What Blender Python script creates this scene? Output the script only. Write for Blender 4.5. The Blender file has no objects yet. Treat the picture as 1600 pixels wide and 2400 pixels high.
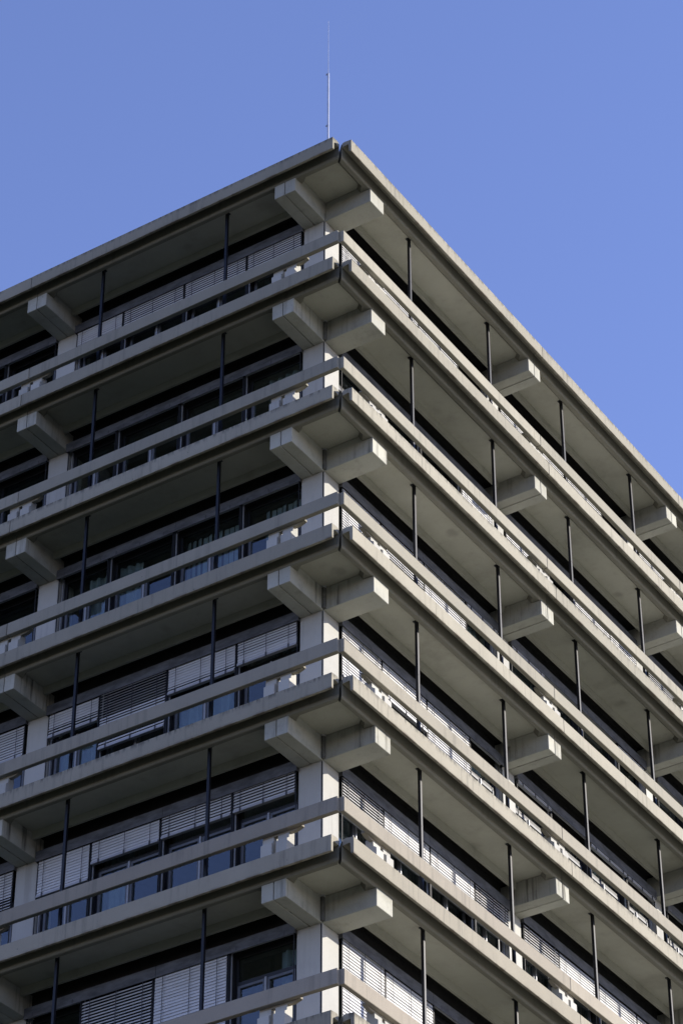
import bpy, bmesh, math, random
from mathutils import Vector, Matrix

random.seed(7)
SC = bpy.context.scene
COL = SC.collection

# ------------------------------------------------------------------ camera
Z1 = 41.73                       # height of the top of the uppermost balcony edge above the ground
H = 3.5                          # storey height
yaw, pitch, roll = 0.5803, 0.6504, -0.0005
cy_, sy_ = math.cos(yaw), math.sin(yaw)
cp_, sp_ = math.cos(pitch), math.sin(pitch)
Fv = Vector((-sy_ * cp_, cy_ * cp_, sp_))
Rv = Vector((cy_, sy_, 0.0))
Uv = Rv.cross(Fv)
Rr = Rv * math.cos(roll) + Uv * math.sin(roll)
Ur = -Rv * math.sin(roll) + Uv * math.cos(roll)
cam_d = bpy.data.cameras.new('camera')
cam = bpy.data.objects.new('camera', cam_d)
COL.objects.link(cam)
M = Matrix(((Rr.x, Ur.x, -Fv.x), (Rr.y, Ur.y, -Fv.y), (Rr.z, Ur.z, -Fv.z))).to_4x4()
M.translation = Vector((23.9266, -36.5977, Z1 - 40.1282))
cam.matrix_world = M
cam_d.sensor_fit = 'VERTICAL'
cam_d.sensor_height = 24.0
cam_d.sensor_width = 16.0
cam_d.lens = 6624.0753 / 2400.0 * 24.0
cam_d.clip_start = 0.5
cam_d.clip_end = 6000.0
SC.camera = cam

# ------------------------------------------------------------------ sky and sun
SUN_AZ = math.radians(39.5)      # from +X towards +Y
SUN_EL = math.radians(20.3)
W = bpy.data.worlds.new('World')
SC.world = W
W.use_nodes = True
wn = W.node_tree.nodes
wl = W.node_tree.links
wn.clear()
sky = wn.new('ShaderNodeTexSky')
sky.sky_type = 'NISHITA'
sky.sun_disc = False
sky.sun_elevation = SUN_EL
sky.sun_rotation = math.radians(90.0) - SUN_AZ
sky.altitude = 200.0
sky.air_density = 1.0
sky.dust_density = 0.05
sky.ozone_density = 3.5
bg = wn.new('ShaderNodeBackground')
bg.inputs['Strength'].default_value = 0.145
wo = wn.new('ShaderNodeOutputWorld')
tint = wn.new('ShaderNodeMix')           # white balance of the picture: a slightly violet blue
tint.data_type = 'RGBA'
tint.blend_type = 'MULTIPLY'
tint.inputs['Factor'].default_value = 1.0
tint.inputs[7].default_value = (1.09, 0.868, 1.04, 1.0)
wl.new(sky.outputs[0], tint.inputs[6])
wl.new(tint.outputs[2], bg.inputs['Color'])
wl.new(bg.outputs[0], wo.inputs['Surface'])

sun_d = bpy.data.lights.new('sun', 'SUN')
sun_d.energy = 4.15
sun_d.angle = math.radians(0.53)
sun_d.color = (1.0, 0.93, 0.82)
sun = bpy.data.objects.new('sun', sun_d)
COL.objects.link(sun)
sdir = Vector((math.cos(SUN_AZ) * math.cos(SUN_EL), math.sin(SUN_AZ) * math.cos(SUN_EL), math.sin(SUN_EL)))
sun.rotation_euler = (-sdir).to_track_quat('-Z', 'Y').to_euler()
sun.location = (60, 60, 90)

SC.view_settings.view_transform = 'Standard'
SC.view_settings.look = 'None'
SC.view_settings.exposure = 1.0
SC.view_settings.gamma = 1.0
SC.view_settings.use_curve_mapping = False
SC.cycles.max_bounces = 8
SC.cycles.diffuse_bounces = 5
SC.cycles.transparent_max_bounces = 12

# ------------------------------------------------------------------ materials
def new_mat(name):
    m = bpy.data.materials.new(name)
    m.use_nodes = True
    nt = m.node_tree
    nt.nodes.clear()
    out = nt.nodes.new('ShaderNodeOutputMaterial')
    return m, nt, out

def math_node(nt, op, a, b=None, clamp=False):
    n = nt.nodes.new('ShaderNodeMath')
    n.operation = op
    n.use_clamp = clamp
    for i, v in enumerate((a, b)):
        if v is None:
            continue
        if isinstance(v, (int, float)):
            n.inputs[i].default_value = v
        else:
            nt.links.new(v, n.inputs[i])
    return n.outputs[0]

def ramp(nt, fac, p0, p1, v0=0.0, v1=1.0):
    n = nt.nodes.new('ShaderNodeMapRange')
    n.inputs['From Min'].default_value = p0
    n.inputs['From Max'].default_value = p1
    n.inputs['To Min'].default_value = v0
    n.inputs['To Max'].default_value = v1
    n.interpolation_type = 'SMOOTHSTEP'
    nt.links.new(fac, n.inputs['Value'])
    return n.outputs[0]

def noise(nt, vec, scale, detail=4.0, rough=0.6, scl=None):
    if scl is not None:
        mp = nt.nodes.new('ShaderNodeMapping')
        mp.inputs['Scale'].default_value = scl
        nt.links.new(vec, mp.inputs['Vector'])
        vec = mp.outputs[0]
    n = nt.nodes.new('ShaderNodeTexNoise')
    n.inputs['Scale'].default_value = scale
    n.inputs['Detail'].default_value = detail
    n.inputs['Roughness'].default_value = rough
    nt.links.new(vec, n.inputs['Vector'])
    return n.outputs['Fac']

def mixcol(nt, fac, a, b, mode='MIX'):
    n = nt.nodes.new('ShaderNodeMix')
    n.data_type = 'RGBA'
    n.blend_type = mode
    if isinstance(fac, (int, float)):
        n.inputs['Factor'].default_value = fac
    else:
        nt.links.new(fac, n.inputs['Factor'])
    for key, v in ((6, a), (7, b)):
        if isinstance(v, tuple):
            n.inputs[key].default_value = (v[0], v[1], v[2], 1.0)
        else:
            nt.links.new(v, n.inputs[key])
    return n.outputs[2]

def concrete(name, base_a, base_b, streak=0.0, pits=0.0, rough=0.85, grain=0.10, bump=0.25,
             top_dirt=0.0, level_tint=None, blotch=0.12, low_stain=False, spots=0.0):
    """Cast concrete: cloudy tone, fine grain, air-bubble pits, run-off streaks, dirt along the top arris."""
    m, nt, out = new_mat(name)
    geo = nt.nodes.new('ShaderNodeNewGeometry')
    pos = geo.outputs['Position']
    info = nt.nodes.new('ShaderNodeObjectInfo')
    cloud = noise(nt, pos, 0.9, 5.0, 0.65)
    col = mixcol(nt, ramp(nt, cloud, 0.30, 0.70), base_a, base_b)
    if level_tint is not None:
        sep0 = nt.nodes.new('ShaderNodeSeparateXYZ')
        nt.links.new(pos, sep0.inputs[0])
        f = ramp(nt, sep0.outputs['Z'], Z1 - 1.5 * H, Z1 - 5.0 * H, 0.0, 0.8)
        col = mixcol(nt, f, col, mixcol(nt, 1.0, col, level_tint, 'MULTIPLY'))
    # tone of the single casting
    tone = ramp(nt, info.outputs['Random'], 0.0, 1.0, 0.90, 1.08)
    hs = nt.nodes.new('ShaderNodeHueSaturation')
    nt.links.new(col, hs.inputs['Color'])
    nt.links.new(tone, hs.inputs['Value'])
    col = hs.outputs[0]
    big = noise(nt, pos, 2.7, 6.0, 0.7)
    col = mixcol(nt, ramp(nt, big, 0.48, 0.75, 0.0, blotch * 2.2), col, (0.12, 0.115, 0.10))
    g1 = noise(nt, pos, 55.0, 3.0, 0.75)
    gv = ramp(nt, g1, 0.2, 0.8, 1.0 - grain, 1.0 + grain)
    hs2 = nt.nodes.new('ShaderNodeHueSaturation')
    nt.links.new(col, hs2.inputs['Color'])
    nt.links.new(gv, hs2.inputs['Value'])
    col = hs2.outputs[0]
    if streak > 0:
        s = noise(nt, pos, 1.0, 4.0, 0.6, (9.0, 9.0, 0.55))
        lowf = noise(nt, pos, 0.55, 2.0, 0.5)
        sm = math_node(nt, 'MULTIPLY', ramp(nt, s, 0.48, 0.70), ramp(nt, lowf, 0.40, 0.60))
        sn = nt.nodes.new('ShaderNodeSeparateXYZ')        # run-off only on upright faces
        nt.links.new(geo.outputs['Normal'], sn.inputs[0])
        sm = math_node(nt, 'MULTIPLY', sm, ramp(nt, math_node(nt, 'ABSOLUTE', sn.outputs['Z']), 0.3, 0.8, 1.0, 0.0))
        if low_stain:                                  # the older run-off marks grow on the lower storeys
            sp = nt.nodes.new('ShaderNodeSeparateXYZ')
            nt.links.new(pos, sp.inputs[0])
            sm = math_node(nt, 'MULTIPLY', sm, ramp(nt, sp.outputs['Z'], Z1 + 1.0 * H, Z1 - 3.0 * H, 0.25, 1.0))
        col = mixcol(nt, math_node(nt, 'MULTIPLY', sm, streak), col, (0.075, 0.07, 0.058))
    if top_dirt > 0:
        sep = nt.nodes.new('ShaderNodeSeparateXYZ')
        nt.links.new(pos, sep.inputs[0])
        zz = math_node(nt, 'SUBTRACT', sep.outputs['Z'], Z1 + H)          # 0 at the roof edge
        zz = math_node(nt, 'PINGPONG', zz, H)
        nearr = ramp(nt, zz, 0.0, 0.13, 1.0, 0.0)
        dn = noise(nt, pos, 1.0, 4.0, 0.7, (11.0, 11.0, 2.0))
        dm = math_node(nt, 'MULTIPLY', nearr, ramp(nt, dn, 0.44, 0.60))
        col = mixcol(nt, math_node(nt, 'MULTIPLY', dm, top_dirt), col, (0.06, 0.058, 0.05))
    if top_dirt > 0:
        tz = math_node(nt, 'MODULO', math_node(nt, 'SUBTRACT', Z1 + H + 0.02, sep.outputs['Z']), H)
        band = ramp(nt, tz, 0.30, 0.36)
        rn = noise(nt, pos, 1.0, 4.0, 0.65, (2.2, 2.2, 5.0))
        col = mixcol(nt, math_node(nt, 'MULTIPLY', band, ramp(nt, rn, 0.40, 0.66, 0.0, 0.65)), col, (0.085, 0.06, 0.042))
    if spots > 0:
        vs = nt.nodes.new('ShaderNodeTexVoronoi')
        vs.inputs['Scale'].default_value = 0.85
        wv = nt.nodes.new('ShaderNodeVectorMath')
        wv.operation = 'ADD'
        nt.links.new(pos, wv.inputs[0])
        nz = nt.nodes.new('ShaderNodeTexNoise')
        nz.inputs['Scale'].default_value = 3.0
        nt.links.new(pos, nz.inputs['Vector'])
        sc_ = nt.nodes.new('ShaderNodeVectorMath')
        sc_.operation = 'SCALE'
        sc_.inputs['Scale'].default_value = 0.25
        nt.links.new(nz.outputs['Color'], sc_.inputs[0])
        nt.links.new(sc_.outputs[0], wv.inputs[1])
        nt.links.new(wv.outputs[0], vs.inputs['Vector'])
        sm_ = ramp(nt, vs.outputs['Distance'], 0.04, 0.17, 1.0, 0.0)
        col = mixcol(nt, math_node(nt, 'MULTIPLY', sm_, spots), col, (0.15, 0.145, 0.12))
        dr = noise(nt, pos, 0.8, 5.0, 0.7)
        col = mixcol(nt, ramp(nt, dr, 0.50, 0.72, 0.0, spots * 0.9), col, (0.20, 0.19, 0.15))
    hgt = g1
    if pits > 0:
        vo = nt.nodes.new('ShaderNodeTexVoronoi')
        vo.inputs['Scale'].default_value = 4.2
        nt.links.new(pos, vo.inputs['Vector'])
        pm = ramp(nt, vo.outputs['Distance'], 0.035, 0.075, 1.0, 0.0)
        sel = nt.nodes.new('ShaderNodeSeparateXYZ')
        nt.links.new(vo.outputs['Color'], sel.inputs[0])
        pm = math_node(nt, 'MULTIPLY', pm, ramp(nt, sel.outputs[0], 0.55, 0.75))
        col = mixcol(nt, math_node(nt, 'MULTIPLY', pm, pits), col, (0.04, 0.04, 0.035))
        hgt = math_node(nt, 'SUBTRACT', g1, pm)
    bp = nt.nodes.new('ShaderNodeBump')
    bp.inputs['Strength'].default_value = bump
    bp.inputs['Distance'].default_value = 0.006
    nt.links.new(hgt, bp.inputs['Height'])
    pb = nt.nodes.new('ShaderNodeBsdfPrincipled')
    pb.inputs['Roughness'].default_value = rough
    pb.inputs['Specular IOR Level'].default_value = 0.25
    nt.links.new(col, pb.inputs['Base Color'])
    nt.links.new(bp.outputs[0], pb.inputs['Normal'])
    nt.links.new(pb.outputs[0], out.inputs['Surface'])
    return m

def plain(name, color, rough=0.5, metallic=0.0, var=0.12, spec=0.4, scale=6.0, scl=None):
    m, nt, out = new_mat(name)
    geo = nt.nodes.new('ShaderNodeNewGeometry')
    n = noise(nt, geo.outputs['Position'], scale, 4.0, 0.65, scl)
    v = ramp(nt, n, 0.25, 0.75, 1.0 - var, 1.0 + var)
    hs = nt.nodes.new('ShaderNodeHueSaturation')
    hs.inputs['Color'].default_value = (*color, 1.0)
    nt.links.new(v, hs.inputs['Value'])
    pb = nt.nodes.new('ShaderNodeBsdfPrincipled')
    pb.inputs['Roughness'].default_value = rough
    pb.inputs['Metallic'].default_value = metallic
    pb.inputs['Specular IOR Level'].default_value = spec
    nt.links.new(hs.outputs[0], pb.inputs['Base Color'])
    nt.links.new(pb.outputs[0], out.inputs['Surface'])
    return m

def glass(name):
    m, nt, out = new_mat(name)
    geo = nt.nodes.new('ShaderNodeNewGeometry')
    wob = noise(nt, geo.outputs['Position'], 1.1, 1.0, 0.4)
    bp = nt.nodes.new('ShaderNodeBump')
    bp.inputs['Strength'].default_value = 0.05
    bp.inputs['Distance'].default_value = 0.02
    nt.links.new(wob, bp.inputs['Height'])
    dt = nt.nodes.new('ShaderNodeVectorMath')
    dt.operation = 'DOT_PRODUCT'
    nt.links.new(geo.outputs['Normal'], dt.inputs[0])
    nt.links.new(geo.outputs['Incoming'], dt.inputs[1])
    c = math_node(nt, 'ABSOLUTE', dt.outputs['Value'])
    p5 = math_node(nt, 'POWER', math_node(nt, 'SUBTRACT', 1.0, c), 5.0)
    fac = math_node(nt, 'ADD', math_node(nt, 'MULTIPLY', p5, 0.95), 0.055, True)
    tr = nt.nodes.new('ShaderNodeBsdfTransparent')
    tr.inputs['Color'].default_value = (0.84, 0.89, 0.88, 1)
    gl = nt.nodes.new('ShaderNodeBsdfGlossy')
    gl.inputs['Roughness'].default_value = 0.01
    gl.inputs['Color'].default_value = (0.92, 0.95, 1.0, 1)
    nt.links.new(bp.outputs[0], gl.inputs['Normal'])
    mx = nt.nodes.new('ShaderNodeMixShader')
    nt.links.new(fac, mx.inputs[0])
    nt.links.new(tr.outputs[0], mx.inputs[1])
    nt.links.new(gl.outputs[0], mx.inputs[2])
    nt.links.new(mx.outputs[0], out.inputs['Surface'])
    return m

MAT = {}
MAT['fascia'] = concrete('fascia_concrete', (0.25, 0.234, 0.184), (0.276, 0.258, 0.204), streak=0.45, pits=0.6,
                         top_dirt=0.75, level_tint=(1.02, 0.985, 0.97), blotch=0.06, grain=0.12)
MAT['rail'] = concrete('rail_concrete', (0.25, 0.234, 0.186), (0.276, 0.258, 0.204), streak=0.3, pits=0.5,
                       top_dirt=0.0, level_tint=(1.035, 0.965, 0.98), blotch=0.05, grain=0.12)
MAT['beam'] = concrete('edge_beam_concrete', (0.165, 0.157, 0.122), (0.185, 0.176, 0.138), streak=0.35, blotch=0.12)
MAT['soffit'] = concrete('soffit_concrete', (0.345, 0.335, 0.27), (0.38, 0.37, 0.30), streak=0.0, blotch=0.08, grain=0.05, bump=0.1, spots=0.42)
MAT['bracket'] = concrete('bracket_concrete', (0.33, 0.325, 0.275), (0.37, 0.365, 0.31), streak=0.95, pits=0.35, blotch=0.16, grain=0.06, low_stain=True)
MAT['column'] = concrete('column_concrete', (0.365, 0.36, 0.33), (0.395, 0.39, 0.36), streak=0.22, blotch=0.03, grain=0.04, bump=0.1)
MAT['post'] = concrete('post_concrete', (0.36, 0.352, 0.315), (0.39, 0.382, 0.345), streak=0.15, blotch=0.04, grain=0.05)
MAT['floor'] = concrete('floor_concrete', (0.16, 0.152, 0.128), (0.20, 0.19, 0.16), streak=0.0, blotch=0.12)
MAT['pole'] = plain('dark_painted_steel', (0.004, 0.0045, 0.007), 0.46, 0.0, 0.2, 0.28)
MAT['pelmet'] = plain('blue_grey_aluminium', (0.090, 0.093, 0.101), 0.55, 0.1, 0.4, 0.3, 2.5, (1, 1, 3))
MAT['dark'] = plain('dark_recess_shade', (0.024, 0.023, 0.022), 0.8, 0.0, 0.2, 0.1)  # shade of the recess above the pelmets, put into a near-black colour
MAT['frame'] = plain('anodised_aluminium', (0.26, 0.27, 0.285), 0.45, 0.1, 0.08, 0.4)
MAT['frame_dark'] = plain('dark_window_metal', (0.016, 0.017, 0.02), 0.5, 0.0, 0.15, 0.3)
MAT['sash'] = plain('grey_window_sash', (0.085, 0.09, 0.10), 0.45, 0.1, 0.1, 0.4)
MAT['blind'] = plain('white_blind_enamel', (0.50, 0.50, 0.50), 0.33, 0.0, 0.04, 0.5)
MAT['blind_bar'] = plain('grey_blind_bar', (0.30, 0.30, 0.31), 0.4, 0.1, 0.06, 0.5)
MAT['cord'] = plain('dark_blind_cord', (0.06, 0.06, 0.07), 0.7)
MAT['curtain'] = plain('pale_curtain_cloth', (0.20, 0.235, 0.25), 0.9, 0.0, 0.08, 0.1)
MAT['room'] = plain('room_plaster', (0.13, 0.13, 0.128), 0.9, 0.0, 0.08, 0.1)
MAT['joint'] = plain('joint_sealant', (0.03, 0.03, 0.03), 0.9)
MAT['galv'] = plain('galvanised_steel', (0.55, 0.56, 0.58), 0.35, 0.7, 0.1, 0.5)
MAT['pipe'] = plain('grey_drain_pipe', (0.11, 0.11, 0.10), 0.7, 0.0, 0.3, 0.3, 14.0)
MAT['roofing'] = plain('roof_gravel', (0.25, 0.24, 0.22), 0.95, 0.0, 0.25, 0.1, 20.0)
MAT['glass'] = glass('window_glass')

# ------------------------------------------------------------------ geometry helpers
# local facade coordinates: u along the facade away from the corner, d inwards from the
# outer face, z up.  Left facade looks to -Y, right facade to +X.
def mp(side, u, d):
    return (-u, d) if side == 'L' else (-d, u)

def box(bm, u0, u1, d0, d1, z0, z1, bev=0.0, mi=0):
    vs = [bm.verts.new((u, d, z)) for z in (z0, z1) for d in (d0, d1) for u in (u0, u1)]
    idx = ((0, 1, 3, 2), (4, 6, 7, 5), (0, 4, 5, 1), (2, 3, 7, 6), (0, 2, 6, 4), (1, 5, 7, 3))
    fs = [bm.faces.new([vs[i] for i in f]) for f in idx]
    for f in fs:
        f.material_index = mi
    if bev > 0:
        es = list({e for f in fs for e in f.edges})
        r = bmesh.ops.bevel(bm, geom=es, offset=bev, segments=1, affect='EDGES', profile=0.5)
        for f in r['faces']:
            f.material_index = mi
    return fs

def prism(bm, prof, u0, u1, mi=0, mitre0=None, bev=0.0):
    """Extrude the (d, z) outline along u; mitre0(d) overrides the start position."""
    a = [bm.verts.new((u0 if mitre0 is None else mitre0(d), d, z)) for d, z in prof]
    b = [bm.verts.new((u1, d, z)) for d, z in prof]
    n = len(prof)
    fs = [bm.faces.new(a), bm.faces.new(b[::-1])]
    for i in range(n):
        j = (i + 1) % n
        fs.append(bm.faces.new((a[i], b[i], b[j], a[j])))
    for f in fs:
        f.material_index = mi
    if bev > 0:
        es = list({e for f in fs for e in f.edges})
        bmesh.ops.bevel(bm, geom=es, offset=bev, segments=1, affect='EDGES', profile=0.5)
    return fs

def cyl(bm, x, y, z0, z1, r, seg=10, mi=0, r2=None):
    r2 = r if r2 is None else r2
    a, b = [], []
    for i in range(seg):
        t = 2 * math.pi * i / seg
        a.append(bm.verts.new((x + r * math.cos(t), y + r * math.sin(t), z0)))
        b.append(bm.verts.new((x + r2 * math.cos(t), y + r2 * math.sin(t), z1)))
    fs = [bm.faces.new(a[::-1]), bm.faces.new(b)]
    for i in range(seg):
        j = (i + 1) % seg
        fs.append(bm.faces.new((a[i], a[j], b[j], b[i])))
    for f in fs:
        f.material_index = mi
    return fs

CACHE = {}
def mesh(key, side, builder, mats):
    """Mesh data shared by all alike pieces."""
    k = (key, side)
    if k in CACHE:
        return CACHE[k]
    bm = bmesh.new()
    builder(bm)
    if side in ('L', 'R'):
        for v in bm.verts:
            u, d, z = v.co
            x, y = mp(side, u, d)
            v.co = (x, y, z)
    bmesh.ops.recalc_face_normals(bm, faces=bm.faces)
    me = bpy.data.meshes.new(str(key[0]) if isinstance(key, tuple) else str(key))
    bm.to_mesh(me)
    bm.free()
    for n in mats:
        me.materials.append(MAT[n])
    CACHE[k] = me
    return me

def put(name, me, parent, side=None, u=0.0, d=0.0, z=0.0, kind=None):
    o = bpy.data.objects.new(name, me)
    COL.objects.link(o)
    if side in ('L', 'R'):
        x, y = mp(side, u, d)
        o.location = (x, y, z)
    else:
        o.location = (u, d, z)
    o.parent = parent
    if kind:
        o['kind'] = kind
    return o

def empty(name, loc, label, cat):
    o = bpy.data.objects.new(name, None)
    COL.objects.link(o)
    o.location = loc
    o.empty_display_size = 1.0
    o['label'] = label
    o['category'] = cat
    return o

# ------------------------------------------------------------------ ground
def sheet(name, x0, y0, x1, y1, z, ca, cb, sc):
    m, nt, out = new_mat(name + '_surface')
    geo = nt.nodes.new('ShaderNodeNewGeometry')
    b = noise(nt, geo.outputs['Position'], sc, 5.0, 0.7)
    col = mixcol(nt, ramp(nt, b, 0.3, 0.7), ca, cb)
    pb = nt.nodes.new('ShaderNodeBsdfPrincipled')
    pb.inputs['Roughness'].default_value = 0.95
    nt.links.new(col, pb.inputs['Base Color'])
    nt.links.new(pb.outputs[0], out.inputs['Surface'])
    bm = bmesh.new()
    bm.faces.new([bm.verts.new(p) for p in ((x0, y0, z), (x1, y0, z), (x1, y1, z), (x0, y1, z))])
    me = bpy.data.meshes.new(name)
    bm.to_mesh(me)
    bm.free()
    me.materials.append(m)
    o = bpy.data.objects.new(name, me)
    COL.objects.link(o)
    o['kind'] = 'structure'
sheet('ground', -2500, -2500, 2500, 2500, 0.0, (0.034, 0.037, 0.026), (0.046, 0.047, 0.034), 0.03)
sheet('unseen_dark_lawn', -130, -130, 6.5, 30, 0.004, (0.018, 0.028, 0.011), (0.026, 0.036, 0.015), 0.4)  # unseen dark ground, added to keep bounced light off the left soffits
sheet('bounce_pavement', 4.5, -10, 140, 80, 0.004, (0.50, 0.485, 0.365), (0.56, 0.54, 0.42), 0.8)              # unseen pale court, added to bounce sunlight up to the right soffits

# ------------------------------------------------------------------ the building
B = empty('office_building', (0, 0, 0),
          'concrete office block seen from its corner with stacked balcony bands, paired beams and white blinds',
          'building')

AX0, BAY, MODW = 1.70, 6.855, 6.855 / 4.0
NB = {'L': 2, 'R': 3}                               # bays modelled on each side
AX = {s: [AX0 + BAY * i for i in range(NB[s] + 1)] for s in 'LR'}
UEND = {s: AX[s][-1] + 0.9 for s in 'LR'}
BW = 0.27                                           # half width of a bracket and a column
LEVELS = range(0, 8)                                # 0 = roof edge, 1..7 balconies going down

def zl(k):
    return Z1 - (k - 1) * H

# ---- edge fascia: hooked panel, top slab and front plate
FAS = [(0.0, -0.338), (0.0, 0.0), (0.16, 0.018), (0.215, 0.012), (0.24, -0.01), (0.24, -0.125), (0.085, -0.10), (0.07, -0.115),
       (0.062, -0.338)]
def fascia_runs(s):
    j = [0.29] + [a + (0.005 if s == 'L' else 0.0) for a in AX[s][1:]] + [UEND[s]]
    return [(j[i] + (0.007 if i else 0), j[i + 1] - (0.007 if i + 1 < len(j) - 1 else 0)) for i in range(len(j) - 1)]

def build_fascia(k, s):
    for i, (a, b) in enumerate(fascia_runs(s)):
        me = mesh(('fascia_panel', round(b - a, 3)), s, lambda bm: prism(bm, FAS, 0, b - a, bev=0.005), ['fascia'])
        put('fascia_panel', me, B, s, a, 0, zl(k))

# ---- edge beam behind it, rounded underside
BEAM = [(0.252, -0.02), (0.252, -0.375), (0.257, -0.395), (0.268, -0.412), (0.285, -0.42),
        (0.368, -0.42), (0.49, -0.262), (0.49, -0.02)]
def build_beam(k, s):
    runs = [(None, AX[s][1] - 0.008)]
    for i in range(1, NB[s]):
        runs.append((AX[s][i] + 0.008, AX[s][i + 1] - 0.008))
    runs.append((AX[s][-1] + 0.008, UEND[s]))
    for a, b in runs:
        first = a is None
        def bld(bm, a=a, b=b):
            if first:
                prism(bm, BEAM, 0, b, mitre0=lambda d: d + 0.034)
                cols_ = [1.70, AX[s][1]]
                o = 0.0
            else:
                prism(bm, BEAM, 0, b - a)
                cols_ = [a - 0.008, b + 0.008]
                o = a
            # splayed corners of the coffer beside each bracket
            for c in cols_:
                for sg in (-1, 1):
                    e = c + sg * BW
                    if (e < a if not first else e < 0.6) or e > b:
                        continue
                    f = e + sg * 0.17
                    tri = [(e, 0.372), (f, 0.372), (e, 0.60)]
                    lo = [bm.verts.new((u - o, d, -0.4185)) for u, d in ((e, 0.372), (f, 0.372), (e, 0.50))]
                    hi = [bm.verts.new((u - o, d, -0.255)) for u, d in ((e, 0.372), (f + sg * 0.07, 0.372), (e, 0.60))]
                    bm.faces.new(lo)
                    bm.faces.new(hi[::-1])
                    for q in range(3):
                        w = (q + 1) % 3
                        bm.faces.new((lo[q], hi[q], hi[w], lo[w]))
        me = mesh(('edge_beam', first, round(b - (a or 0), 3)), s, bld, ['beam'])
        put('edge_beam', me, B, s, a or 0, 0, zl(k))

# ---- balcony plate with its back downstand, one per bay, and the corner plate
def build_slab(k, s):
    for i in range(NB[s]):
        a, b = AX[s][i], AX[s][i + 1]
        def bld(bm):
            prism(bm, [(0.492, -0.255), (0.492, -0.08), (1.25, -0.08), (1.25, -0.42), (1.188, -0.42),
                       (1.172, -0.255)], 0.002, BAY - 0.002)
        me = mesh('soffit_slab', s, bld, ['soffit'])
        put('soffit_slab', me, B, s, a, 0, zl(k))
        put('gap_shade_seal', mesh('gap_shade_seal', s, lambda bm: box(bm, 0.002, BAY - 0.002, 1.252, 1.556, -0.18, -0.082), ['dark']), B, s, a, 0, zl(k))  # blocks sun leaking through the gap; recess shade put into its dark colour

def build_corner_slab(k):
    def bld(bm):
        fs = box(bm, -1.698, -0.492, 0.492, 1.698, -0.256, -0.08)
    me = mesh('corner_slab', None, bld, ['soffit'])
    put('corner_slab', me, B, None, 0, 0, zl(k))

# ---- cantilever brackets, paired halves
def brk_prof(d1):
    return [(0.245, -0.80), (0.245, -0.426), (0.50, -0.426), (0.50, -0.262), (d1, -0.262), (d1, -0.80)]
def build_brackets(k, s):
    for i, c in enumerate(AX[s]):
        d1 = 1.95
        if s == 'R' and i == 0:
            me = mesh('bracket_wide', s, lambda bm: prism(bm, brk_prof(1.425), -BW, BW, bev=0.008), ['bracket'])
            put('bracket', me, B, s, c, 0, zl(k))
        else:
            me = mesh('bracket_half', s, lambda bm: prism(bm, brk_prof(d1), -BW, -0.009, bev=0.008), ['bracket'])
            put('bracket', me, B, s, c, 0, zl(k))
            me2 = mesh('bracket_half_b', s, lambda bm: prism(bm, brk_prof(d1), 0.009, BW, bev=0.008), ['bracket'])
            put('bracket', me2, B, s, c, 0, zl(k))

# ---- columns
def build_columns(k):
    """Column standing on level k, up to the underside of the bracket above."""
    def corner(bm):
        box(bm, -1.955, -1.44, 1.43, 1.955, -0.08, 2.699)
    me = mesh('corner_column', None, corner, ['column'])
    o = put('column', me, B, None, 0, 0, zl(k))
    def pl(bm):
        box(bm, -1.97, -1.462, 1.412, 1.429, -0.08, 2.697, 0.003)
    put('column_panel', mesh('column_panel_l', None, pl, ['column']), o)
    def pr(bm):
        box(bm, -1.439, -1.424, 1.43, 1.97, -0.08, 2.697, 0.003)
    put('column_panel', mesh('column_panel_r', None, pr, ['column']), o)
    def jt(bm):
        box(bm, -1.461, -1.440, 1.424, 1.4295, -0.08, 2.69)
    put('joint', mesh('column_joint', None, jt, ['joint']), o)
    for s in 'LR':
        for i, c in enumerate(AX[s]):
            if i == 0:
                continue
            me = mesh('column', s, lambda bm: box(bm, -BW, BW, 1.415, 1.95, -0.08, 2.699, 0.006), ['column'])
            put('column', me, B, s, c, 0, zl(k))

# ---- balcony railing beam, posts and head pieces
def build_rail(k, s):
    off = 0.0
    j = [0.285 if s == 'L' else 0.262] + AX[s][1:] + [UEND[s]]
    for i in range(len(j) - 1):
        a = j[i] + (0.006 if i else 0)
        b = j[i + 1] - (0.006 if i + 1 < len(j) - 1 else 0)
        me = mesh(('rail_beam', round(b - a, 3)), s, lambda bm: box(bm, 0, b - a, 0.183, 0.292, 0.589, 0.895, 0.009), ['rail'])
        put('rail_beam', me, B, s, a, 0, zl(k))
    for c in AX[s]:
        for sg in (-1, 1):
            def post(bm, sg=sg):
                a, b = (0.045, 0.295) if sg > 0 else (-0.295, -0.045)
                prism(bm, [(0.225, -0.08), (0.225, 0.40), (0.297, 0.44), (0.297, 0.605), (0.47, 0.605), (0.47, 0.33), (0.44, 0.30),
                           (0.44, -0.08)], a, b, bev=0.006)
            put('post', mesh(('post', sg), s, post, ['post']), B, s, c, 0, zl(k))
        def head(bm):
            vs = []
            pts = [(-0.57, 0.598), (-0.43, 0.548), (0.28, 0.548), (0.29, 0.558), (0.29, 0.64), (-0.57, 0.64)]
            a = [bm.verts.new((u, 0.2935, z)) for u, z in pts]
            b = [bm.verts.new((u, 0.38, z)) for u, z in pts]
            bm.faces.new(a)
            bm.faces.new(b[::-1])
            for q in range(6):
                w = (q + 1) % 6
                bm.faces.new((a[q], b[q], b[w], a[w]))
        put('post_head', mesh('post_head', s, head, ['rail']), B, s, c, 0, zl(k))

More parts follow.
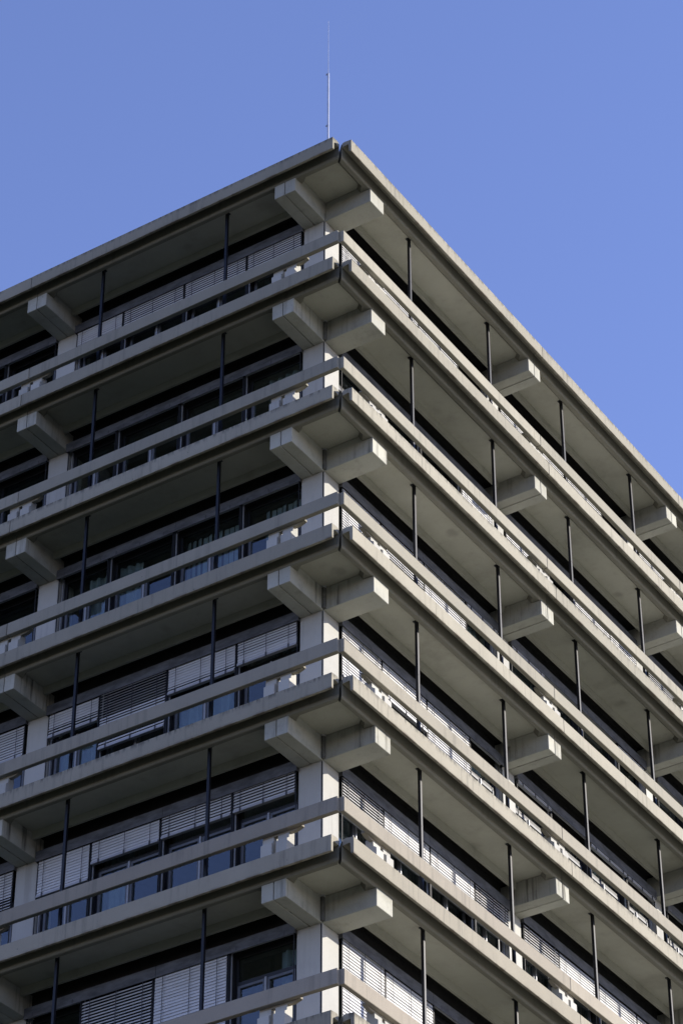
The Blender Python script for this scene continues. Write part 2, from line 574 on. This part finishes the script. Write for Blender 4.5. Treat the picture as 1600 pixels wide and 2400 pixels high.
# ---- steel stays between slab and soffit
def build_poles(k, s):
    for i in range(NB[s]):
        for t in (1, 3):
            u = AX[s][i] + t * BAY / 4.0
            def pole(bm):
                h = 0.031
                box(bm, -h, h, 0.462, 0.524, -0.08, 3.24, 0.003)
                box(bm, -0.045, 0.045, 0.448, 0.538, -0.0795, -0.068)
                box(bm, -0.038, 0.038, 0.47, 0.565, 3.224, 3.243)
                box(bm, -h - 0.003, h + 0.003, 0.459, 0.527, 1.92, 1.935)
            put('stay_pole', mesh('stay_pole', s, pole, ['pole']), B, s, u, 0, zl(k))

# ---- inner floors (rooms)
def build_rooms(k):
    def bld(bm):
        box(bm, -UEND['L'] - 0.5, -1.56, 1.56, UEND['R'] + 0.5, -0.72, -0.02)
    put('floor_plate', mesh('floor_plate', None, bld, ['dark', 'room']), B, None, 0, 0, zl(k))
    if k == 0 or k == 7:
        return
    def walls(bm):
        x1 = -UEND['L'] - 0.5
        y1 = UEND['R'] + 0.5
        box(bm, x1, -6.6, 6.6, y1, -0.02, 2.78)                 # core walls behind the rooms
        for i in range(1, 3):                                     # partitions
            u = AX0 + BAY * i
            box(bm, -u - 0.06, -u + 0.06, 2.0, 6.59, -0.02, 2.78)
            box(bm, -6.59, -2.0, u - 0.06, u + 0.06, -0.02, 2.78)
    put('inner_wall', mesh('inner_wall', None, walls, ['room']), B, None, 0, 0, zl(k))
    def ceil(bm):
        box(bm, -UEND['L'] - 0.4, -1.75, 1.75, UEND['R'] + 0.4, 2.72, 2.7785)
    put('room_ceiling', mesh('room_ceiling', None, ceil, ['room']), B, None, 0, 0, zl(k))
    def flo(bm):
        box(bm, -UEND['L'] - 0.4, -1.70, 1.70, UEND['R'] + 0.4, -0.019, -0.005)
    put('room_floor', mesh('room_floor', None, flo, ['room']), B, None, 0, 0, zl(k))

# ---- windows
def module_edges(s, i):
    """(u0, u1) of module i counted from the corner."""
    b, m = divmod(i, 4)
    u0 = AX[s][b] + m * MODW + 0.07
    u1 = u0 + MODW
    if m == 0:
        u0 = AX[s][b] + BW + 0.03
    if m == 3:
        u1 = AX[s][b + 1] - BW - 0.03
    return u0, u1

def curtain_mesh(w, louvre):
    def bld(bm):
        n = int(w / (0.125 if louvre else 0.035))
        prev = None
        if louvre:
            for q in range(n):
                a = q * w / n
                box(bm, a, a + 0.105, 1.76 + 0.0, 1.764, 0.30, 2.55)
                # tilt each louvre a little
            for v in bm.verts:
                fr = (v.co.x * n / w) % 1.0
                v.co.y += 0.05 * fr
        else:
            for q in range(n + 1):
                u = q * w / n
                d = 1.78 + 0.035 * math.sin(q * 1.1) + 0.015 * math.sin(q * 0.37)
                cur = (bm.verts.new((u, d, 0.30)), bm.verts.new((u, d, 2.58)))
                if prev:
                    bm.faces.new((prev[0], cur[0], cur[1], prev[1]))
                prev = cur
    return bld

def build_window(k, s, i, curtain=None):
    u0, u1 = module_edges(s, i)
    w = round(u1 - u0, 3)
    g = 0.045
    def frame(bm):
        f0, f1 = 1.575, 1.635
        a, b = g, w - g
        t = 0.05
        box(bm, a, a + t, f0, f1, 0.30, 2.69)
        box(bm, b - t, b, f0, f1, 0.30, 2.69)
        box(bm, a + t, b - t, f0 + .002, f1, 2.60, 2.69)
        box(bm, a + t, b - t, f0 + .002, f1, 0.30, 0.36)
        box(bm, a + t, b - t, f0 - 0.01, f1, 2.03, 2.10)
    w_o = put('window', mesh(('window', w), s, frame, ['frame_dark']), B, s, u0, 0, zl(k))
    def sash(bm):
        a, b = g + 0.05, w - g - 0.05
        c = (a + b) / 2
        t = 0.055
        for x0, x1 in ((a + 0.004, c - 0.02), (c + 0.02, b - 0.004)):
            d0, d1 = 1.555, 1.62
            box(bm, x0, x0 + t, d0, d1, 0.365, 2.02)
            box(bm, x1 - t, x1, d0, d1, 0.365, 2.02)
            box(bm, x0 + t, x1 - t, d0 + .002, d1, 1.965, 2.02)
            box(bm, x0 + t, x1 - t, d0 + .002, d1, 0.365, 0.42)
    put('sash_frame', mesh(('sash_frame', w), s, sash, ['sash']), w_o)
    def centre(bm):
        c = w / 2
        box(bm, c - 0.019, c + 0.019, 1.525, 1.63, 0.362, 2.028)
    put('window_mullion', mesh(('window_mullion', w), s, centre, ['frame']), w_o)
    def pane_a(bm):
        box(bm, g + 0.05, w - g - 0.05, 1.605, 1.612, 2.10, 2.60)
    put('pane', mesh(('pane_top', w), s, pane_a, ['glass']), w_o)
    c = w / 2
    def pane_b(bm):
        box(bm, g + 0.105, c - 0.07, 1.59, 1.597, 0.42, 1.965)
    put('pane', mesh(('pane_a', w), s, pane_b, ['glass']), w_o)
    def pane_c(bm):
        box(bm, c + 0.07, w - g - 0.105, 1.59, 1.597, 0.42, 1.965)
    put('pane', mesh(('pane_b', w), s, pane_c, ['glass']), w_o)
    if curtain:
        fr0, fr1, lv = curtain
        cw = round((fr1 - fr0) * w - 0.1, 3)
        me = mesh(('curtain', cw, lv), s, curtain_mesh(cw, lv), ['curtain'])
        x, y = mp(s, 0.05 + fr0 * w, 0)
        o = put('curtain', me, w_o)
        o.location = (x, y, 0)

def build_mullions(k, s, n):
    for i in range(n):
        b, m = divmod(i, 4)
        u = AX[s][b] + m * MODW + 0.07
        if m == 0:
            continue
        def bld(bm):
            box(bm, -0.035, 0.035, 1.40, 1.66, 0.0, 2.70, 0.0, 0)
            box(bm, -0.052, -0.0355, 1.42, 1.45, 0.0, 2.70, 0.0, 1)
            box(bm, 0.0355, 0.052, 1.50, 1.535, 0.0, 2.70, 0.0, 1)
        put('mullion', mesh('mullion', s, bld, ['frame_dark', 'frame']), B, s, u, 0, zl(k))
    for b in range((n + 3) // 4):
        for sg in (-1, 1):
            if b + (sg < 0) > NB[s] - (0 if sg < 0 else 1):
                continue
            u = AX[s][b + (1 if sg < 0 else 0)] + sg * (BW + 0.05)
            def jb(bm):
                box(bm, -0.045, 0.045, 1.55, 1.66, 0.0, 2.70, 0.0, 0)
                box(bm, -0.012, 0.012, 1.50, 1.549, 0.0, 2.70, 0.0, 1)
            put('jamb', mesh('jamb', s, jb, ['frame_dark', 'frame']), B, s, u, 0, zl(k))
    def sill(bm):
        box(bm, AX0 + 0.28, UEND[s], 1.58, 1.66, -0.018, 0.298)
    put('sill_wall', mesh('sill_wall', s, sill, ['dark']), B, s, 0, 0, zl(k))

# ---- pelmets
def build_pelmets(k, s):
    for b in range(NB[s]):
        c0, c1 = AX[s][b], AX[s][b + 1]
        mid = (c0 + c1) / 2
        for a, e in ((c0 + BW + 0.0, mid - 0.004), (mid + 0.004, c1 - BW - 0.0)):
            wd = round(e - a, 3)
            def bld(bm):
                prism(bm, [(1.335, 2.62), (1.335, 2.855), (1.46, 2.855), (1.46, 2.84), (1.347, 2.84), (1.347, 2.62)], 0, wd)
                box(bm, 0.001, 0.012, 1.348, 1.459, 2.625, 2.838)
                box(bm, wd - 0.012, wd - 0.001, 1.348, 1.459, 2.625, 2.838)
            put('pelmet', mesh(('pelmet', wd), s, bld, ['pelmet']), B, s, a, 0, zl(k))
            # hangers holding the pelmet off the floor edge
            hme = mesh('pelmet_bracket', s, lambda bm: box(bm, -0.02, 0.02, 1.461, 1.559, 2.79, 2.83), ['pole'])
            for q in (0.3, wd / 2, wd - 0.3):
                put('pelmet_bracket', hme, B, s, a + q, 0, zl(k))

# ---- venetian blinds
PITCH, SW = 0.0655, 0.075
def blind_builder(w, zb, tilt, split, tilt2):
    def bld(bm):
        n = int((2.655 - zb - 0.03) / PITCH)
        for q in range(n):
            z = zb + 0.07 + PITCH * q + 0.02
            t = math.radians(tilt if (split is None or z > split) else tilt2)
            t += math.radians(random.uniform(-2.5, 2.5))
            dz, dd = math.sin(t) * SW / 2, math.cos(t) * SW / 2
            sag = random.uniform(-0.002, 0.002)
            # slightly crowned slat: outer edge, crest, inner edge
            nx, nz = math.sin(t), math.cos(t)
            pts = [(1.385 - dd, z - dz), (1.385 - nx * 0.008, z + nz * 0.008), (1.385 + dd, z + dz)]
            th = 0.0016
            up = [(d - nx * th, zz + nz * th) for d, zz in pts]
            lo = [(d + nx * th, zz - nz * th) for d, zz in pts]
            prof = up + lo[::-1]
            a = [bm.verts.new((0, d, zz + sag)) for d, zz in prof]
            b = [bm.verts.new((w, d, zz - sag)) for d, zz in prof]
            for i in range(6):
                j = (i + 1) % 6
                bm.faces.new((a[i], b[i], b[j], a[j])).material_index = 0
            bm.faces.new(a)
            bm.faces.new(b[::-1])
        for fr in (0.12, 0.5, 0.88):
            box(bm, fr * w - 0.006, fr * w + 0.006, 1.343, 1.347, zb + 0.02, 2.66, 0.0, 1)
            box(bm, fr * w - 0.006, fr * w + 0.006, 1.423, 1.427, zb + 0.02, 2.66, 0.0, 1)
    return bld

def build_blind(k, s, i, zb, tilt, split=None, tilt2=None):
    u0, u1 = module_edges(s, i)
    w = round(u1 - u0 - 0.07, 3)
    def rail(bm):
        box(bm, 0, w, 1.345, 1.425, zb, zb + 0.052, 0.004, 2)
        for fr in (0.12, 0.5, 0.88):
            box(bm, fr * w - 0.017, fr * w + 0.017, 1.334, 1.35, zb - 0.012, zb + 0.072, 0.0, 1)
    o = put('blind', mesh(('blind', w, zb), s, rail, ['blind', 'cord', 'blind_bar']), B, s, u0 + 0.035, 0, zl(k))
    if zb < 2.45:  # let down
        me = mesh(('blind_slats', w, zb, tilt, split, tilt2, k), s, blind_builder(w, zb, tilt, split, tilt2), ['blind', 'cord'])
        put('slats', me, o, kind='stuff')
    else:
        def stack(bm):
            z = zb + 0.054
            while z < zb + 0.12:
                box(bm, 0, w, 1.348, 1.422, z, z + 0.006)
                z += 0.010
        put('slats', mesh(('blind_stack', w, zb), s, stack, ['blind']), o, kind='stuff')
    gme = mesh('guide_rail', s, lambda bm: box(bm, -0.006, 0.006, 1.375, 1.395, 0.25, 2.66), ['frame_dark'])
    for gu in (-0.018, w + 0.018):
        g = put('guide_rail', gme, o)
        gx, gy = mp(s, gu, 0)
        g.location = (gx, gy, 0)

UPZ = 2.65
LOWZ = 2.545
# storey -> module -> (bottom, tilt[, split height, lower tilt]); None = fully raised
BL = {
 ('L', 1): {0: (1.88, 68), 1: (1.88, 67), 2: (1.88, 67), 3: (1.86, 79), 4: None, 5: None},
 ('L', 2): {0: None, 1: None, 2: None, 3: None, 4: None, 5: None},
 ('L', 3): {0: None, 1: None, 2: None, 3: None, 4: None, 5: None},
 ('L', 4): {0: (2.07, 70, 2.35, 78), 1: (2.00, 78, 2.19, 64), 2: (1.29, 36, 2.07, 60), 3: (2.04, 76, 2.31, 57), 4: (1.84, 70), 5: (1.84, 70)},
 ('L', 5): {0: (2.16, 60), 1: (2.14, 61), 2: (2.12, 75), 3: (1.79, 78), 4: (1.59, 72, 2.04, 48), 5: (1.79, 75)},
 ('L', 6): {0: None, 1: (0.95, 77), 2: (1.25, 50), 3: None, 4: None, 5: None},
 ('R', 1): {0: (1.15, 73), 1: (1.35, 73), 2: (1.25, 72), 3: None, 4: (1.35, 73), 5: (1.35, 73), 6: (1.49, 73), 7: None, 8: (1.35, 73), 9: None},
 ('R', 2): {0: None, 1: None, 2: None, 3: (1.25, 74), 4: (1.35, 74), 5: None, 6: (1.35, 73), 7: (1.25, 73), 8: (1.59, 62), 9: None},
 ('R', 3): {0: (0.95, 73), 1: (1.15, 64), 2: (1.05, 73), 3: 'S', 4: 'S', 5: None, 6: None, 7: (2.39, 74), 8: None, 9: None},
 ('R', 4): {0: (1.44, 73), 1: (1.81, 74), 2: (1.15, 72), 3: None, 4: 'S', 5: None, 6: 'S', 7: 'S', 8: None, 9: None},
 ('R', 5): {0: (1.81, 57), 1: (1.81, 74), 2: (1.81, 73), 3: (1.81, 56), 4: (1.84, 57), 5: (1.84, 74), 6: (1.84, 73), 7: (1.84, 73), 8: (1.84, 60), 9: None},
 ('R', 6): {0: (0.85, 73), 1: (1.79, 74), 2: None, 3: None, 4: None, 5: None, 6: None, 7: None, 8: None, 9: None},
}
CU = {
 ('L', 2): {0: (0.0, 0.75, False)},
 ('L', 3): {0: (0.0, 0.8, True), 1: (0.0, 1.0, True), 3: (0.1, 0.6, False), 2: (0.6, 1.0, False)},
 ('L', 4): {0: (0.0, 0.6, False), 1: (0.0, 1.0, False), 3: (0.0, 1.0, False)},
 ('L', 5): {2: (0.5, 1.0, False)},
 ('L', 6): {0: (0.0, 0.4, False)},
 ('R', 4): {3: (0.2, 0.9, False), 4: (0.1, 0.5, False), 6: (0.0, 0.8, True)},
 ('R', 5): {0: (0.0, 0.6, False), 1: (0.4, 0.9, False), 3: (0.2, 1.0, False), 4: (0.1, 0.8, False), 5: (0.3, 0.9, False), 6: (0.0, 0.7, True)},
 ('R', 6): {4: (0.0, 0.8, False), 5: (0.2, 0.9, False), 3: (0.0, 0.5, False)},
 ('R', 3): {3: (0.3, 0.9, False), 5: (0.0, 0.6, False)},
}
NMOD = {'L': 6, 'R': 10}

for k in LEVELS:
    for s in 'LR':
        build_fascia(k, s)
        build_beam(k, s)
        build_slab(k, s)
        build_brackets(k, s)
        if k > 0:
            build_rail(k, s)
        if 0 < k < 7:
            build_poles(k, s)
            build_mullions(k, s, NMOD[s])
            build_pelmets(k, s)
            for i in range(NMOD[s]):
                build_window(k, s, i, CU.get((s, k), {}).get(i))
                st = BL[(s, k)].get(i)
                if st is None:
                    build_blind(k, s, i, UPZ, 80)
                elif st == 'S':
                    build_blind(k, s, i, LOWZ, 80)
                else:
                    build_blind(k, s, i, *st)
    build_corner_slab(k)
    build_rooms(k)
    if 0 < k < 7:
        build_columns(k)
    # drain pipe standing in the inner corner of the two brackets
    if k > 0:
        def dp(bm):
            cyl(bm, -1.405, 1.405, -0.78, -0.29, 0.045, 10)
            cyl(bm, -1.405, 1.405, -0.29, -0.257, 0.055, 10, 1)
        put('drain_pipe', mesh('drain_pipe', None, dp, ['pipe', 'galv']), B, None, 0, 0, zl(k))

# ---- roof covering and the storeys below the picture
def roof(bm):
    box(bm, -UEND['L'], -0.5, 0.5, UEND['R'], zl(0) - 0.0795, zl(0) - 0.03)
put('roof_deck', mesh('roof_deck', None, roof, ['roofing']), B)

def lower(bm):
    x1, y1 = -60.0, UEND['R'] + 0.9
    box(bm, -UEND['L'] - 0.3, -2.0, 2.0, y1, 0.0, zl(7) - 0.73)
    k = 8
    while zl(k) > 1.5:
        z = zl(k)
        box(bm, -UEND['L'], -0.3, 0.0, 0.06, z - 0.338, z)
        box(bm, -0.06, 0.0, 0.3, UEND['R'], z - 0.338, z)
        box(bm, -UEND['L'], -0.26, 0.07, 1.999, z - 0.42, z - 0.08)
        box(bm, -1.999, -0.07, 2.001, UEND['R'], z - 0.42, z - 0.08)
        box(bm, -UEND['L'], -0.3, 0.183, 0.262, z + 0.589, z + 0.895)
        box(bm, -0.262, -0.183, 0.3, UEND['R'], z + 0.589, z + 0.895)
        for u in AX['L']:
            box(bm, -u - BW, -u + BW, 1.42, 1.998, z - 0.079, z + 2.7)
        for u in AX['R'][1:]:
            box(bm, -1.998, -1.42, u - BW, u + BW, z - 0.079, z + 2.7)
        k += 1
put('lower_storey', mesh('lower_storey', None, lower, ['fascia']), B)
def side_block(bm):
    # unseen rest of the block, drawn long to shade the ground on the left
    box(bm, -62.0, -UEND['L'] - 0.52, 0.9, UEND['R'], 0.0, zl(0) - 0.1)
put('shading_wing', mesh('shading_wing', None, side_block, ['beam']), B)

# ------------------------------------------------------------------ lightning rod on the roof
rod = empty('lightning_rod', (-1.70, 1.94, zl(0) - 0.03),
            'tall thin grey lightning rod standing on the roof behind the corner', 'lightning rod')
def r_low(bm):
    cyl(bm, 0, 0, 0.0, 4.46, 0.026, 12)
    cyl(bm, 0, 0, 0.0, 0.05, 0.12, 12)
put('mast', mesh('rod_mast', None, r_low, ['galv']), rod)
def r_top(bm):
    cyl(bm, 0, 0, 4.461, 6.24, 0.0085, 8, 0, 0.006)
put('rod_tip', mesh('rod_tip', None, r_top, ['galv']), rod)
def r_cl(bm):
    cyl(bm, 0, 0, 0, 0.05, 0.027, 10)
    box(bm, -0.05, -0.02, -0.03, 0.0, 0.005, 0.04)
for z in (2.74, 4.42):
    put('clamp', mesh('rod_clamp', None, r_cl, ['galv']), rod, None, 0, 0, z)
